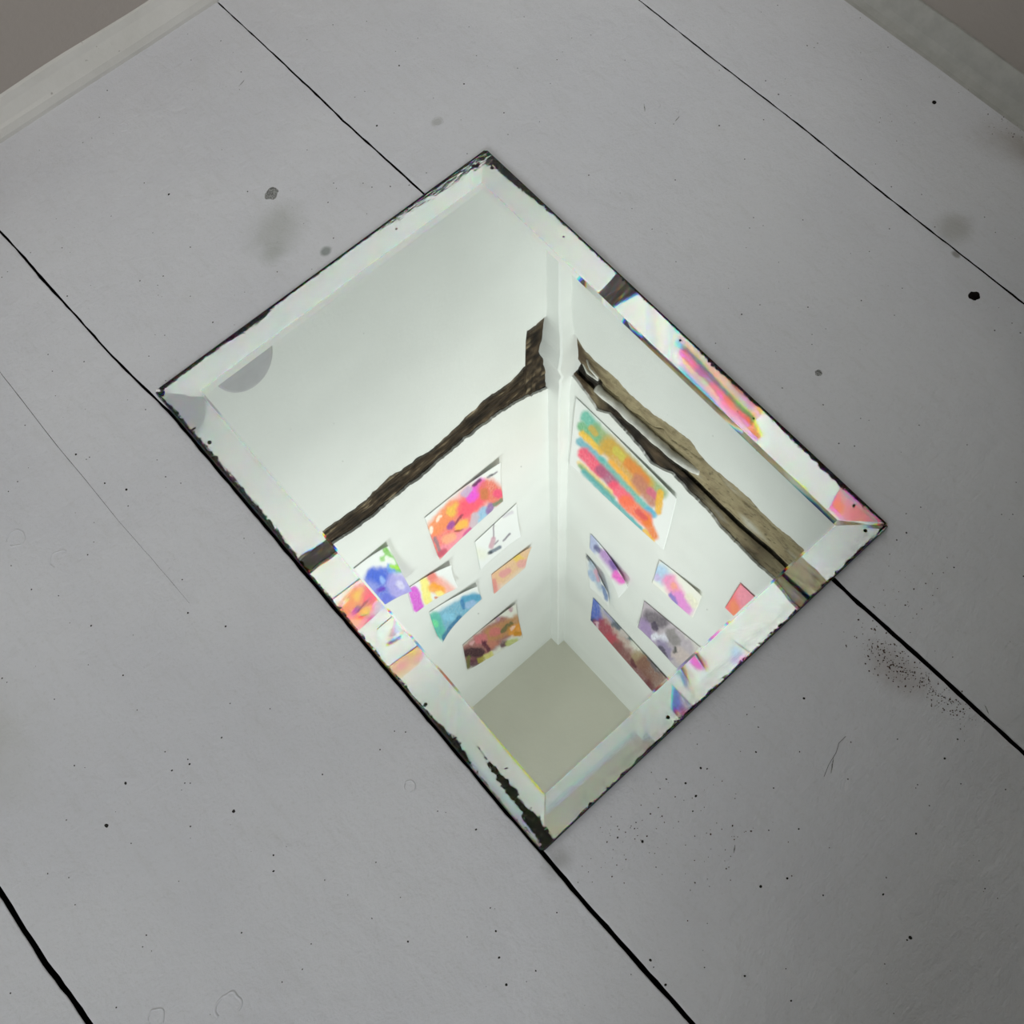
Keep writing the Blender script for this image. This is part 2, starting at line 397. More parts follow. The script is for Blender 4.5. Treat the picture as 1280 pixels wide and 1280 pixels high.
# a hair
V, F = [], []
hp = [(.4672, .7712), (.4700, .7752), (.4755, .7778), (.4830, .7800), (.4915, .7840), (.4985, .7885)]
hp = [(.4664, .7800), (.4725, .7800), (.4790, .7830), (.4870, .7850), (.4970, .7886)]
hh = []
for i in range(len(hp) - 1):
    for q in range(6): hh.append(tuple(hp[i][k] * (1 - q / 6) + hp[i + 1][k] * q / 6 for k in (0, 1)))
for i, (x, y) in enumerate(hh):
    x += .0004 * math.sin(i * .45)
    for a in range(4): V.append((x + .00011 * math.cos(a * 1.57), y + .00011 * math.sin(a * 1.57), .00014 + .00011 * math.sin(a * 1.57 + .8)))
    if i:
        for a in range(4): F.append(((i - 1) * 4 + a, (i - 1) * 4 + (a + 1) % 4, i * 4 + (a + 1) % 4, i * 4 + a))
thing(pyd('hair', V, F, None, M_SPECK), 'short dark hair lying on the grey board below the mirror at right', 'hair')

# ---------------------------------------------------------------- walls: masonry, ragged plaster panels, damaged band
W0 = -0.012     # plane of the plaster faces

def W(side, s, z, d=0.0):
    """point on a wall: s along it from the corner, z up, d out of the plaster plane into the room"""
    return (s, W0 + d, z) if side == 'L' else (W0 + d, s, z)

def curve(points, s):
    return float(np.interp(s, [p[0] for p in points], [p[1] for p in points]))

L_LOW = [(-.02, .951), (.063, .951), (.0665, 1.062), (.102, 1.074), (.159, 1.065), (.203, 1.073), (.273, 1.090), (.349, 1.079), (.384, 1.068), (.446, 1.083), (.539, 1.067), (.8, 1.07), (3.2, 1.07)]
L_UP = [(-.02, 1.216), (.022, 1.214), (.071, 1.180), (.131, 1.161), (.190, 1.157), (.222, 1.152), (.276, 1.158), (.328, 1.165), (.394, 1.158), (.446, 1.164), (.531, 1.150), (.8, 1.155), (3.2, 1.155)]
R_LOW = [(-.02, .985), (.030, .988), (.060, 1.012), (.093, 1.013), (.135, 1.006), (.177, 1.014), (.230, 1.007), (.274, .990), (.314, .981), (.356, 1.003), (.405, .993), (.451, .987), (.494, .995), (.564, .986), (.8, .99), (3.2, .99)]
R_UP = [(-.02, 1.146), (.032, 1.146), (.072, 1.169), (.097, 1.189), (.126, 1.157), (.167, 1.162), (.209, 1.173), (.241, 1.193), (.294, 1.154), (.335, 1.162), (.392, 1.166), (.420, 1.179), (.465, 1.183), (.500, 1.189), (.556, 1.180), (.8, 1.18), (3.2, 1.18)]

def panel(name, side, length, low, up, parent, mat, rag=0.004, thick=0.022, d=0.0, seed=0, s0=W0, fine=1.3):
    """plaster slab between two ragged edges (numbers or curves)"""
    ss = [s0] + list(np.arange(0, fine, 0.004)) + [fine + .2, length]
    V, F = [], []
    for s in ss:
        def e(c, q):
            if isinstance(c, (int, float)): return c
            return curve(c, s) + rag * mn.noise(Vector((s * 60, q + seed, 0))) + rag * .6 * mn.noise(Vector((s * 240, q + seed, 5)))
        a, b = e(low, 1.3), e(up, 8.7)
        for z, dd in ((a, d), (b, d), (b, d - thick), (a, d - thick)): V.append(W(side, s, z, dd))
    for i in range(len(ss) - 1):
        for j in range(4):
            F.append((i * 4 + j, i * 4 + (j + 1) % 4, (i + 1) * 4 + (j + 1) % 4, (i + 1) * 4 + j))
    F.append((0, 1, 2, 3)); F.append(tuple(4 * (len(ss) - 1) + q for q in (3, 2, 1, 0)))
    o = pyd(name, V, F, parent, mat)
    bm = bmesh.new(); bm.from_mesh(o.data); bmesh.ops.recalc_face_normals(bm, faces=bm.faces[:]); bm.to_mesh(o.data); bm.free()
    return o

def relief(name, side, s0, s1, z0f, z1f, d, amp, colf, parent, mat, ds=0.004, nz=16, seed=0, sc=(40, 90), far=None):
    """rough strip inside the recess, coloured per vertex"""
    ss = list(np.arange(s0, s1, ds)) + ([far] if far else [])
    V, F, C = [], [], []
    for i, s in enumerate(ss):
        a = z0f(s) if callable(z0f) else z0f; b = z1f(s) if callable(z1f) else z1f
        for j in range(nz + 1):
            z = a + (b - a) * j / nz
            n1 = mn.fractal(Vector((s * sc[0], z * sc[1], seed)), 1.0, 2.0, 4)
            dd = d + amp * n1
            if j in (0, nz): dd = d - amp * 1.5
            V.append(W(side, s, z, dd)); C.append(colf(s, z, n1))
    for i in range(len(ss) - 1):
        for j in range(nz):
            q = (i * (nz + 1) + j, i * (nz + 1) + j + 1, (i + 1) * (nz + 1) + j + 1, (i + 1) * (nz + 1) + j)
            F.append(q if side == 'L' else q[::-1])
    o = pyd(name, V, F, parent, mat, True)
    a = o.data.color_attributes.new('Col', 'FLOAT_COLOR', 'POINT')
    a.data.foreach_set('color', np.array([tuple(c) + (1,) for c in C], dtype=np.float32).ravel())
    return o

def mixc(a, b, f):
    f = min(max(f, 0), 1)
    return tuple(x * (1 - f) + y * f for x, y in zip(a, b))

wall_left = struct(box('wall_left', (-0.16, -0.16, -0.045), (RX + .15, W0 - 0.022, H), None, M_DARK))
wall_right = struct(box('wall_right', (-0.16, W0 - 0.022, -0.045), (W0 - 0.022, RY + .15, H), None, M_DARK))
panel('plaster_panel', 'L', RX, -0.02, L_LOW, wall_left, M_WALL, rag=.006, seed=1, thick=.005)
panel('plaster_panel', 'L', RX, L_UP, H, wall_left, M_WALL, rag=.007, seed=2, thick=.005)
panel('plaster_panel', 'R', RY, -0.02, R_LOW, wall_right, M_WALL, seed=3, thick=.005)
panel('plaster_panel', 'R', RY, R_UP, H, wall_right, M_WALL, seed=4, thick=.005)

DK, BR_, LB, TANC, GR_ = lin((34, 29, 24)), lin((84, 70, 54)), lin((150, 134, 108)), lin((160, 147, 116)), lin((190, 186, 172))
def col_timber(s, z, n):
    g = mn.fractal(Vector((s * 14, z * 160, 3)), 1.0, 2.0, 4)
    c = mixc(DK, BR_, .35 + 1.1 * g + .5 * n)
    return mixc(c, LB, (g + n - .62) * 2.2)
relief('split_batten', 'L', -0.0, 1.4, lambda s: curve(L_LOW, s) - .02, lambda s: curve(L_UP, s) + .02, -.0055, .0028, col_timber, wall_left, M_TIMBER, nz=30, seed=1, sc=(24, 110), far=RX)

CRK = [(-.02, 1.050), (.05, 1.085), (.136, 1.079), (.185, 1.079), (.236, 1.058), (.253, 1.040), (.270, 1.050), (.311, 1.034), (.351, 1.009), (.42, 1.03), (.50, 1.02), (.8, 1.02), (3.2, 1.02)]
GRV = [(-.02, 1.128), (.034, 1.128), (.125, 1.130), (.200, 1.122), (.279, 1.116), (.384, 1.122), (.449, 1.124), (.526, 1.112), (.8, 1.115), (3.2, 1.115)]
def col_tan(s, z, n):
    g = mn.fractal(Vector((s * 30, z * 60, 7)), 1.0, 2.0, 4)
    c = mixc(TANC, lin((132, 118, 92)), .3 + .9 * g)
    k = mn.noise(Vector((s * 16, z * 30, 12)))
    vein = abs(mn.noise(Vector((s * 22, z * 45, 21))))
    c = mixc(c, DK, (0.045 - vein) * 16 if s > .28 else 0)
    if s < .115: c = mixc(c, BR_, (.115 - s) * 14 + n)
    return mixc(c, GR_, (k - .35) * 1.5)
relief('bare_plaster', 'R', 0.0, 1.3, lambda s: curve(R_LOW, s) - .02, lambda s: curve(CRK, s) - .0018 + .007 * mn.noise(Vector((s * 38, 1, 2))) + .003 * mn.noise(Vector((s * 150, 1, 2))), -.0045, .0012, col_tan, wall_right, M_TIMBER, nz=26, seed=5, sc=(22, 30), far=RY)
relief('bare_plaster', 'R', 0.10, 1.3, lambda s: curve(CRK, s) + .0018 + .007 * mn.noise(Vector((s * 38, 1, 2))) + .003 * mn.noise(Vector((s * 150, 1, 2))), lambda s: curve(GRV, s) - .012, -.006, .0014, col_tan, wall_right, M_TIMBER, nz=22, seed=6, sc=(22, 30), far=RY)
def col_low(s, z, n):
    c = col_tan(s, z, n)
    k = float(np.interp(s, [.08, .12, .33, .38, .45, .50, .54, 3], [0, 1, 1, .55, .35, .8, .4, .4]))
    return mixc(c, mixc(DK, BR_, .25 + n), k)
relief('bare_plaster', 'R', 0.0, 1.3, lambda s: curve(GRV, s) + .012, lambda s: curve(R_UP, s) + .02, -.0055, .0022, col_low, wall_right, M_TIMBER, nz=16, seed=8, sc=(22, 30), far=RY)
relief('dark_cavity', 'R', 0.0, 1.3, lambda s: curve(R_LOW, s) - .01, lambda s: curve(R_UP, s) + .01, -.014, .003, lambda s, z, n: mixc(DK, BR_, n * .6), wall_right, M_TIMBER, nz=12, seed=9, far=RY)

def tube(name, pts, r, parent, mat, n=12, rn=0.0):
    V, F = [], []
    P = [Vector(p) for p in pts]
    for i, p in enumerate(P):
        d = (P[min(i + 1, len(P) - 1)] - P[max(i - 1, 0)]).normalized()
        u = d.cross(Vector((0, 0, 1))).normalized(); v = u.cross(d)
        for a in range(n):
            q = r * (1 + rn * mn.noise(p * 70 + Vector((math.cos(a * 6.283 / n), math.sin(a * 6.283 / n), 0)) * 1.2))
            V.append(p + q * (u * math.cos(a * 6.283 / n) + v * math.sin(a * 6.283 / n)))
        if i:
            for a in range(n): F.append(((i - 1) * n + a, (i - 1) * n + (a + 1) % n, i * n + (a + 1) % n, i * n + a))
    F.append(tuple(range(n))); F.append(tuple(range(len(V) - n, len(V))))
    o = pyd(name, V, F, parent, mat, True)
    bm = bmesh.new(); bm.from_mesh(o.data); bmesh.ops.recalc_face_normals(bm, faces=bm.faces[:]); bm.to_mesh(o.data); bm.free()
    return o
pp = []
for i in range(70):
    s = .095 + i * .0036
    pp.append(W('R', s, 1.098 - (s - .095) * .10, +.0015 + .002 * mn.noise(Vector((s * 30, 0, 0))) - .011 * max(0, (i - 52) / 18) ** 1.5))
pipe_o = tube('surface_pipe', pp, .0080, None, M_PIPE, 12, .3)
thing(pipe_o, 'old white-spattered pipe set in the groove of the right-hand wall', 'pipe')
tube('lath_splinter', [W('R', .060, 1.045, -.004), W('R', .075, 1.052, .002), W('R', .096, 1.060, .001)], .0022, wall_right, M_PIPE, 6, .4)
tube('lath_splinter', [W('R', .045, 1.075, -.008), W('R', .065, 1.085, -.003), W('R', .09, 1.082, -.006)], .003, wall_right, M_PIPE, 6, .4)

# boxed casing up the corner
V, F = [], []
zs = list(np.arange(-0.02, H, 0.012)) + [H]
for z in zs:
    bulge = math.exp(-((z - 1.06) / .09) ** 2)
    a = .0145 + .004 * mn.noise(Vector((z * 25, 0, 3))) * (0.3 + bulge) + .014 * bulge * max(0, 1 - abs(z - 1.06) / .14)
    b = .020 + .003 * (z / 3) + .004 * mn.noise(Vector((z * 25, 8, 3))) * (0.3 + bulge) + .016 * bulge
    V += [(W0 - .02, W0 - .02, z), (a, W0 - .02, z), (a, b - .004, z), (a - .003, b, z), (W0 - .02, b, z)]
n = 5
for i in range(len(zs) - 1):
    for j in range(n): F.append((i * n + j, (i + 1) * n + j, (i + 1) * n + (j + 1) % n, i * n + (j + 1) % n))
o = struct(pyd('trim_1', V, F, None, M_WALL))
bm = bmesh.new(); bm.from_mesh(o.data); bmesh.ops.recalc_face_normals(bm, faces=bm.faces[:]); bm.to_mesh(o.data); bm.free()

# skirting boards: low moulded strips, thickly painted
def skirting(name, side, length, prof, seed, mat=None):
    ss = list(np.arange(-.01, 1.3, .01)) + [length]
    V, F = [], []
    n = len(prof)
    for s in ss:
        for d, z in prof:
            w = .0012 * mn.noise(Vector((s * 12, z * 40, seed)))
            V.append(W(side, s, z + (w if z > .01 else 0), d - W0 + w * .5))
    for i in range(len(ss) - 1):
        for j in range(n - 1):
            q = (i * n + j, i * n + j + 1, (i + 1) * n + j + 1, (i + 1) * n + j)
            F.append(q if side == 'L' else q[::-1])
    return struct(pyd(name, V, F, None, mat or M_TRIM, False))
skirting('baseboard_left', 'L', RX, [(0.0, -.002), (0.0005, .004), (-.001, .010), (-.003, .0128), (-.0080, .0215), (-.0100, .0275), (-.0125, .0292), (-.03, .0290)], 2)
skirting('baseboard_right', 'R', RY, [(0.014, -.0005), (.008, .0006), (.003, .0028), (-.001, .0075), (-.0045, .014), (-.008, .0195), (-.0105, .0222), (-.0123, .0222), (-.0140, .018), (-.03, .018)], 5, plain('grey skirting paint', (170, 169, 164), .55, .4, 70, 6))

# the rest of the room, and unseen blocks added to shape the light
struct(box('ceiling', (-.16, -.16, H), (RX + .15, RY + .15, H + .1), None, M_CEIL))
M_DULL = plain('dull grey paint', (66, 66, 68))
struct(box('wall_back', (-.16, RY, -.045), (RX + .15, RY + .15, H), None, M_DULL))
struct(box('wall_shade_block', (W0 - .005, .80, -.02), (.24, 1.40, 1.90), None, M_DARK, .004))  # unseen dark block added to shade the floor by the right wall
wp = struct(box('wall_shade_screen', (.42, 1.08, -.02), (1.08, 1.28, 1.15), None, M_DARK, .004))  # unseen low screen added to keep light off the floor
box('shade_screen_low', (1.40, .0, -.02), (1.62, .62, .80), wp, M_DARK, .004)  # second added piece, shades the foot of the left wall
y0, y1, z0, z1 = WIN
wf = struct(box('wall_window_unseen', (RX, -.16, -.045), (RX + .15, y0, H), None, M_DULL))  # unseen window wall, invented to shape the light
box('wall_pier', (RX, y1, -.045), (RX + .15, RY + .15, H), wf, M_DULL)
box('wall_apron', (RX, y0, -.045), (RX + .15, y1, z0), wf, M_DULL)
box('wall_head', (RX, y0, z1), (RX + .15, y1, H), wf, M_DULL)
wn = struct(box('window_1', (RX + .05, y0, z0), (RX + .10, y0 + .05, z1), None, M_TRIM))  # unseen frame in that invented wall
for a, b in (((RX + .05, y1 - .05, z0), (RX + .10, y1, z1)), ((RX + .05, y0 + .05, z0), (RX + .10, y1 - .05, z0 + .05)), ((RX + .05, y0 + .05, z1 - .05), (RX + .10, y1 - .05, z1)), ((RX + .055, y0 + .05, 1.69), (RX + .095, y1 - .05, 1.73))):
    box('window_frame', a, b, wn, M_TRIM)

# round grey patch low on the left wall
V, F = [], []
N = 40
cx, cz, r = .532, .500, .0
for d, q in ((-.002, 1.0), (.0025, 1.0), (.004, .93)):
    for i in range(N):
        a = 2 * math.pi * i / N
        V.append(W('L', .520 + .044 * q * math.cos(a), .487 + .072 * q * math.sin(a), d))
for rr in range(2):
    for i in range(N): F.append((rr * N + i, rr * N + (i + 1) % N, (rr + 1) * N + (i + 1) % N, (rr + 1) * N + i))
F.append(tuple(range(2 * N, 3 * N)))
o = pyd('cover_plate', V, F, None, M_GREYPATCH)
bm = bmesh.new(); bm.from_mesh(o.data); bmesh.ops.recalc_face_normals(bm, faces=bm.faces[:]); bm.to_mesh(o.data); bm.free()
thing(o, 'rounded grey cover plate low on the left-hand wall, reflected at left in the mirror', 'cover plate')

# ---------------------------------------------------------------- the paintings on the walls
def bil(Q, u, v):
    a, b, c, d = Q
    return tuple(a[k] * (1 - u) * (1 - v) + b[k] * u * (1 - v) + c[k] * u * v + d[k] * (1 - u) * v for k in (0, 1))

PAPER = (236, 238, 236)
def painting(name, side, wq, dq, strokes, label, cat='painting', curl=(), nu=72, nv=48, warp=9.0, base=PAPER, rag=None, seed=0, group=None):
    """sheet of paper: wq = its corners on the wall (s, z); dq = the same corners on the sketch the strokes are given in"""
    V, C = [], []
    S = np.array([[s[0], s[1], s[2], s[3], s[4] * 1.1 + 2, (s[6] if len(s) > 6 else s[4] * .5) * 1.5 + 6] for s in strokes], dtype=float)
    for j in range(nv + 1):
        for i in range(nu + 1):
            u, v = i / nu, j / nv
            s, z = bil(wq, u, v)
            x, y = bil(dq, u, v)
            wv = mn.noise_vector(Vector((x / 38, y / 38, seed))) * warp + mn.noise_vector(Vector((x / 13, y / 13, seed + 5))) * warp * .5 + mn.noise_vector(Vector((x / 5, y / 5, seed + 8))) * warp * .22
            xx, yy = x + wv[0], y + wv[1]
            c = lin(base)
            for k, st in enumerate(strokes):
                x0, y0, x1, y1, w, soft = S[k]
                dx, dy = x1 - x0, y1 - y0
                L2 = dx * dx + dy * dy
                t = 0 if L2 == 0 else min(1, max(0, ((xx - x0) * dx + (yy - y0) * dy) / L2))
                dd = math.hypot(xx - x0 - t * dx, yy - y0 - t * dy)
                f = (w + soft * .5 - dd) / max(soft, .1)
                if f > 0:
                    f = min(f, 1); f = f * f * (3 - 2 * f)
                    n_ = mn.noise(Vector((xx / 11, yy / 11, k))) + .6 * mn.noise(Vector((xx / 4.5, yy / 4.5, k + 9)))
                    f *= min(1, .90 + .22 * n_)
                    jt = 1 + .16 * mn.noise(Vector((xx / 16, yy / 16, k + 30))) + .10 * mn.noise(Vector((x / 6, y / 6, k + 40)))
                    c = mixc(c, tuple(min(1, q * jt) for q in lin(st[5])), f)
            # margins stay paper
            lift = .0022 + .0012 * mn.noise(Vector((u * 2, v * 2, seed + 3)))
            for (cu, cv, amt, pw) in curl:
                q = max(0, (1 - abs(u - cu)) if cu is not None else 1) * max(0, (1 - abs(v - cv)) if cv is not None else 1)
                lift += amt * q ** pw
            V.append(W(side, s, z, lift)); C.append(tuple(c) + (1,))
    F = []
    for j in range(nv):
        for i in range(nu):
            q = (j * (nu + 1) + i, j * (nu + 1) + i + 1, (j + 1) * (nu + 1) + i + 1, (j + 1) * (nu + 1) + i)
            F.append(q[::-1] if side == 'L' else q)
    o = pyd(name, V, F, None, M_PAPER, True)
    a = o.data.color_attributes.new('Col', 'FLOAT_COLOR', 'POINT')
    a.data.foreach_set('color', np.array(C, dtype=np.float32).ravel())
    m = o.modifiers.new('thickness', 'SOLIDIFY'); m.thickness = .0004; m.offset = 0
    thing(o, label, cat, group)
    return o

def zq(quad, ox, oy, s):
    return [((x - ox) * s, (y - oy) * s) for x, y in quad]

G = 'paintings on paper pinned to the walls'
# left wall
painting('paper_painting', 'L', [(.344, 1.331), (.152, 1.336), (.152, 1.561), (.341, 1.576)],
    zq([(530, 647), (622, 573), (628, 626), (547, 697)], 500, 560, 7.11), [
    (330, 840, 640, 470, 120, (244, 118, 112), 70), (300, 700, 470, 520, 60, (246, 150, 96)), (440, 560, 500, 520, 34, (240, 196, 92)),
    (560, 540, 720, 400, 62, (252, 96, 120)), (620, 430, 705, 300, 42, (232, 96, 222)), (600, 360, 560, 400, 26, (196, 180, 210)),
    (770, 350, 850, 420, 84, (232, 116, 92)), (855, 390, 870, 400, 34, (240, 90, 130)), (740, 380, 740, 420, 30, (206, 128, 84)),
    (700, 620, 745, 560, 44, (150, 198, 226)), (800, 510, 780, 560, 26, (150, 112, 168)), (830, 500, 900, 460, 14, (112, 140, 112)),
    (660, 600, 640, 680, 30, (205, 190, 200)),
    (515, 690, 560, 660, 34, (255, 192, 84)), (430, 690, 450, 660, 22, (152, 80, 160)), (480, 660, 540, 585, 8, (150, 74, 90)), (480, 725, 545, 720, 6, (150, 70, 70)),
    (380, 900, 560, 760, 40, (246, 152, 168)), (400, 800, 450, 780, 34, (250, 178, 140)), (560, 790, 610, 720, 16, (214, 90, 150)),
    (640, 320, 690, 270, 13, (92, 40, 76)), (760, 245, 840, 190, 6, (120, 120, 128)), (790, 225, 800, 220, 8, (70, 70, 80)),
    (300, 790, 345, 905, 12, (150, 128, 134)), (340, 930, 380, 900, 20, (200, 90, 110)), (270, 700, 262, 740, 12, (255, 240, 225)), (320, 640, 350, 600, 10, (255, 235, 215))],
    'crumpled orange, pink and magenta flower painting, largest on the left-hand wall', curl=((1, 0, .010, 3), (0, 1, .006, 3)), nu=110, nv=60, seed=1, group=G)
painting('paper_painting', 'L', [(.242, 1.656), (.115, 1.635), (.116, 1.836), (.242, 1.854)],
    zq([(593, 677), (645, 629), (648, 668), (600, 712)], 580, 620, 9.14), [
    (330, 300, 330, 480, 5, (150, 140, 150)), (330, 480, 300, 570, 22, (206, 166, 178)), (280, 640, 400, 575, 16, (104, 118, 134)), (270, 645, 300, 635, 12, (60, 66, 76)),
    (440, 500, 510, 420, 7, (130, 126, 136)), (440, 230, 540, 180, 14, (212, 208, 214)), (150, 640, 200, 660, 50, (232, 234, 218), 60), (380, 500, 340, 540, 6, (160, 150, 160))],
    'nearly white drawing with thin grey strokes beside the corner casing', curl=((1, 1, .008, 3),), warp=5, seed=2, group=G)
painting('paper_painting', 'L', [(.213, 1.949), (.084, 1.970), (.105, 2.106), (.215, 2.104)],
    zq([(614, 718), (662, 681), (656, 709), (617, 742)], 580, 620, 9.14), [
    (330, 1060, 340, 900, 70, (236, 182, 166), 60), (420, 900, 700, 640, 90, (236, 194, 150), 60), (590, 690, 640, 730, 40, (240, 206, 100)), (430, 890, 500, 850, 30, (230, 160, 160)), (640, 770, 700, 760, 40, (234, 172, 168)), (700, 600, 740, 560, 30, (232, 196, 164)), (340, 960, 350, 1080, 20, (228, 150, 142))],
    'small peach and yellow painting on the left-hand wall beside the corner', base=(240, 224, 206), curl=((1, 0, .006, 3),), seed=3, group=G)
painting('paper_painting', 'L', [(.434, 1.603), (.319, 1.640), (.318, 1.803), (.440, 1.779)],
    zq([(508, 736), (560, 701), (568, 729), (517, 767)], 500, 680, 7.11), [
    (120, 420, 160, 560, 42, (216, 84, 212), 12), (210, 330, 240, 500, 34, (250, 236, 130), 16), (270, 280, 320, 340, 38, (238, 120, 104), 22), (340, 330, 420, 390, 40, (248, 178, 164), 40),
    (290, 380, 340, 400, 40, (255, 170, 50), 24), (330, 430, 350, 430, 20, (255, 236, 140)), (310, 470, 340, 480, 10, (214, 120, 60)), (180, 590, 200, 585, 14, (170, 50, 130))],
    'white sheet painted with magenta, yellow and orange patches, left-hand wall', curl=((1, 0, .012, 2.5), (1, 1, .014, 3)), warp=6, seed=4, group=G)
painting('paper_painting', 'L', [(.403, 1.848), (.265, 1.907), (.254, 2.063), (.409, 2.065)],
    zq([(536, 765), (593, 728), (602, 748), (545, 797)], 500, 680, 7.11), [
    (320, 700, 640, 500, 72, (110, 176, 204), 30), (300, 650, 330, 760, 46, (100, 190, 170), 24), (560, 480, 690, 470, 26, (88, 160, 196)), (350, 800, 520, 640, 14, (62, 120, 160)), (540, 500, 560, 560, 14, (70, 130, 180)), (400, 640, 450, 640, 26, (140, 200, 226)), (600, 540, 640, 520, 26, (160, 190, 226)), (300, 690, 310, 700, 20, (120, 220, 160))],
    'white sheet painted with a teal and blue wash, left-hand wall', curl=((1, 0, .012, 2.5), (0, 1, .022, 3)), warp=6, seed=5, group=G)
painting('paper_painting', 'L', [(.344, 2.301), (.154, 2.308), (.137, 2.735), (.353, 2.576)],
    zq([(578, 806), (642, 752), (653, 797), (584, 838)], 500, 680, 7.11), [
    (640, 960, 900, 740, 92, (160, 96, 92), 30), (800, 800, 1040, 680, 60, (190, 140, 92), 30), (690, 850, 730, 830, 36, (208, 120, 124)), (820, 780, 850, 770, 34, (208, 120, 116)), (780, 900, 820, 880, 30, (200, 130, 110)),
    (600, 960, 700, 960, 40, (60, 40, 48), 20), (620, 1060, 680, 1040, 34, (90, 50, 66), 18), (600, 1080, 600, 1000, 14, (110, 110, 60)), (740, 870, 780, 940, 14, (90, 40, 60)), (900, 900, 930, 880, 22, (90, 44, 60)), (800, 980, 760, 1000, 22, (214, 208, 120)), (700, 1030, 720, 1020, 20, (170, 160, 70)),
    (900, 760, 980, 700, 18, (106, 106, 70)), (1000, 760, 1060, 740, 46, (230, 156, 60), 20), (1020, 790, 1060, 790, 20, (206, 140, 40)), (960, 880, 1020, 860, 28, (190, 196, 120)), (980, 740, 1000, 730, 14, (240, 200, 180)), (960, 560, 970, 570, 12, (190, 150, 160)), (850, 650, 860, 655, 12, (180, 150, 170)), (630, 880, 640, 870, 12, (220, 170, 170))],
    'dark red, brown and amber painting, highest on the left-hand wall', curl=((1, 0, .008, 3),), nu=100, nv=70, warp=14, base=(226, 226, 214), seed=6, group=G)
painting('paper_painting', 'L', [(.585, 1.298), (.437, 1.303), (.434, 1.552), (.595, 1.585)],
    [(-60, 640), (590, 215), (720, 510), (330, 850)], [
    (480, 540, 660, 600, 120, (96, 118, 214), 40), (430, 460, 560, 430, 46, (78, 108, 214)), (640, 480, 680, 560, 70, (176, 168, 224), 36), (590, 380, 650, 370, 26, (110, 160, 226)), (570, 600, 640, 620, 30, (110, 120, 214)),
    (560, 260, 650, 370, 24, (134, 196, 96), 10), (520, 330, 570, 300, 16, (150, 204, 120)), (570, 320, 610, 330, 20, (240, 246, 236)), (600, 370, 670, 355, 14, (170, 224, 80)), (470, 560, 540, 530, 12, (110, 70, 190)), (520, 470, 530, 480, 16, (150, 180, 240)), (650, 480, 660, 490, 20, (214, 210, 236)),
    (330, 640, 420, 560, 60, (150, 160, 226), 40), (180, 640, 260, 600, 40, (120, 180, 200), 40)],
    'white sheet painted blue, violet and green, curling off the left-hand wall', curl=((1, 1, .020, 2.2), (1, None, .008, 4)), warp=8, nu=90, nv=60, seed=7, group=G)
# right wall
painting('paper_painting', 'R', [(.042, 1.208), (.321, 1.209), (.319, 1.504), (.027, 1.545)],
    zq([(721, 497), (849, 621), (830, 687), (712, 580)], 700, 490, 6.4), [
    (215, 190, 300, 290, 36, (104, 190, 168), 20), (300, 290, 840, 800, 34, (150, 178, 120), 30), (180, 260, 420, 470, 30, (110, 180, 130), 16), (190, 320, 340, 470, 22, (246, 196, 60), 12),
    (260, 280, 300, 330, 18, (206, 176, 90)), (400, 430, 700, 740, 64, (214, 166, 70), 40), (460, 460, 640, 640, 22, (206, 196, 90)), (420, 560, 640, 800, 24, (250, 180, 60), 14), (560, 560, 700, 700, 34, (226, 136, 70)), (640, 700, 760, 860, 44, (196, 130, 110), 30), (740, 780, 780, 820, 26, (214, 110, 136)), (820, 800, 800, 940, 24, (240, 184, 60), 12),
    (170, 380, 340, 540, 28, (112, 180, 196), 14), (340, 540, 740, 960, 28, (104, 186, 178), 16), (720, 930, 760, 970, 24, (100, 180, 214)),
    (200, 480, 340, 640, 44, (246, 84, 116), 22), (340, 620, 440, 720, 40, (176, 96, 130), 24), (450, 760, 560, 860, 46, (252, 92, 120), 24), (540, 880, 700, 1010, 52, (255, 122, 84), 24), (700, 1010, 760, 1150, 30, (240, 130, 60), 20), (640, 950, 690, 1000, 20, (226, 96, 96)),
    (160, 560, 420, 800, 16, (240, 214, 150), 12), (170, 590, 440, 850, 14, (140, 178, 130), 12), (200, 640, 640, 1085, 20, (96, 176, 178), 14), (560, 1020, 660, 1110, 22, (104, 180, 184)), (690, 1110, 750, 1190, 14, (240, 190, 80))],
    'large white sheet with diagonal red, orange, teal and yellow stripes, right-hand wall', curl=((1, 0, .005, 3),), warp=7, nu=140, nv=90, seed=8, group=G)
painting('paper_painting', 'R', [(.109, 1.822), (.259, 1.853), (.244, 1.965), (.110, 1.922)],
    zq([(741, 667), (791, 727), (782, 740), (737, 686)], 640, 650, 5.818), [
    (590, 140, 600, 200, 40, (176, 184, 220), 30), (620, 200, 640, 220, 18, (110, 110, 150)), (680, 250, 760, 340, 34, (184, 140, 204), 24), (740, 310, 760, 330, 22, (130, 100, 170)), (770, 390, 820, 425, 26, (244, 100, 208), 14)],
    'narrow sheet with violet and hot pink marks, peeling off the right-hand wall', curl=((1, 1, .026, 2.2), (1, 0, .018, 2.4)), warp=5, seed=9, group=G)
painting('paper_painting', 'R', [(.098, 1.989), (.179, 2.002), (.206, 2.181), (.123, 2.219)],
    zq([(733, 692), (760, 722), (765, 757), (738, 735)], 640, 650, 5.818), [
    (560, 260, 600, 320, 14, (90, 96, 104)), (590, 320, 660, 480, 26, (180, 196, 214), 20), (630, 370, 640, 410, 24, (220, 170, 190)), (650, 380, 700, 540, 12, (140, 150, 176)), (570, 380, 600, 420, 20, (170, 190, 220)), (680, 480, 700, 560, 14, (130, 150, 190))],
    'small curling sheet with pale blue and pink streaks, right-hand wall', curl=((1, 0, .022, 2.2), (1, 1, .010, 3)), warp=6, seed=10, group=G)
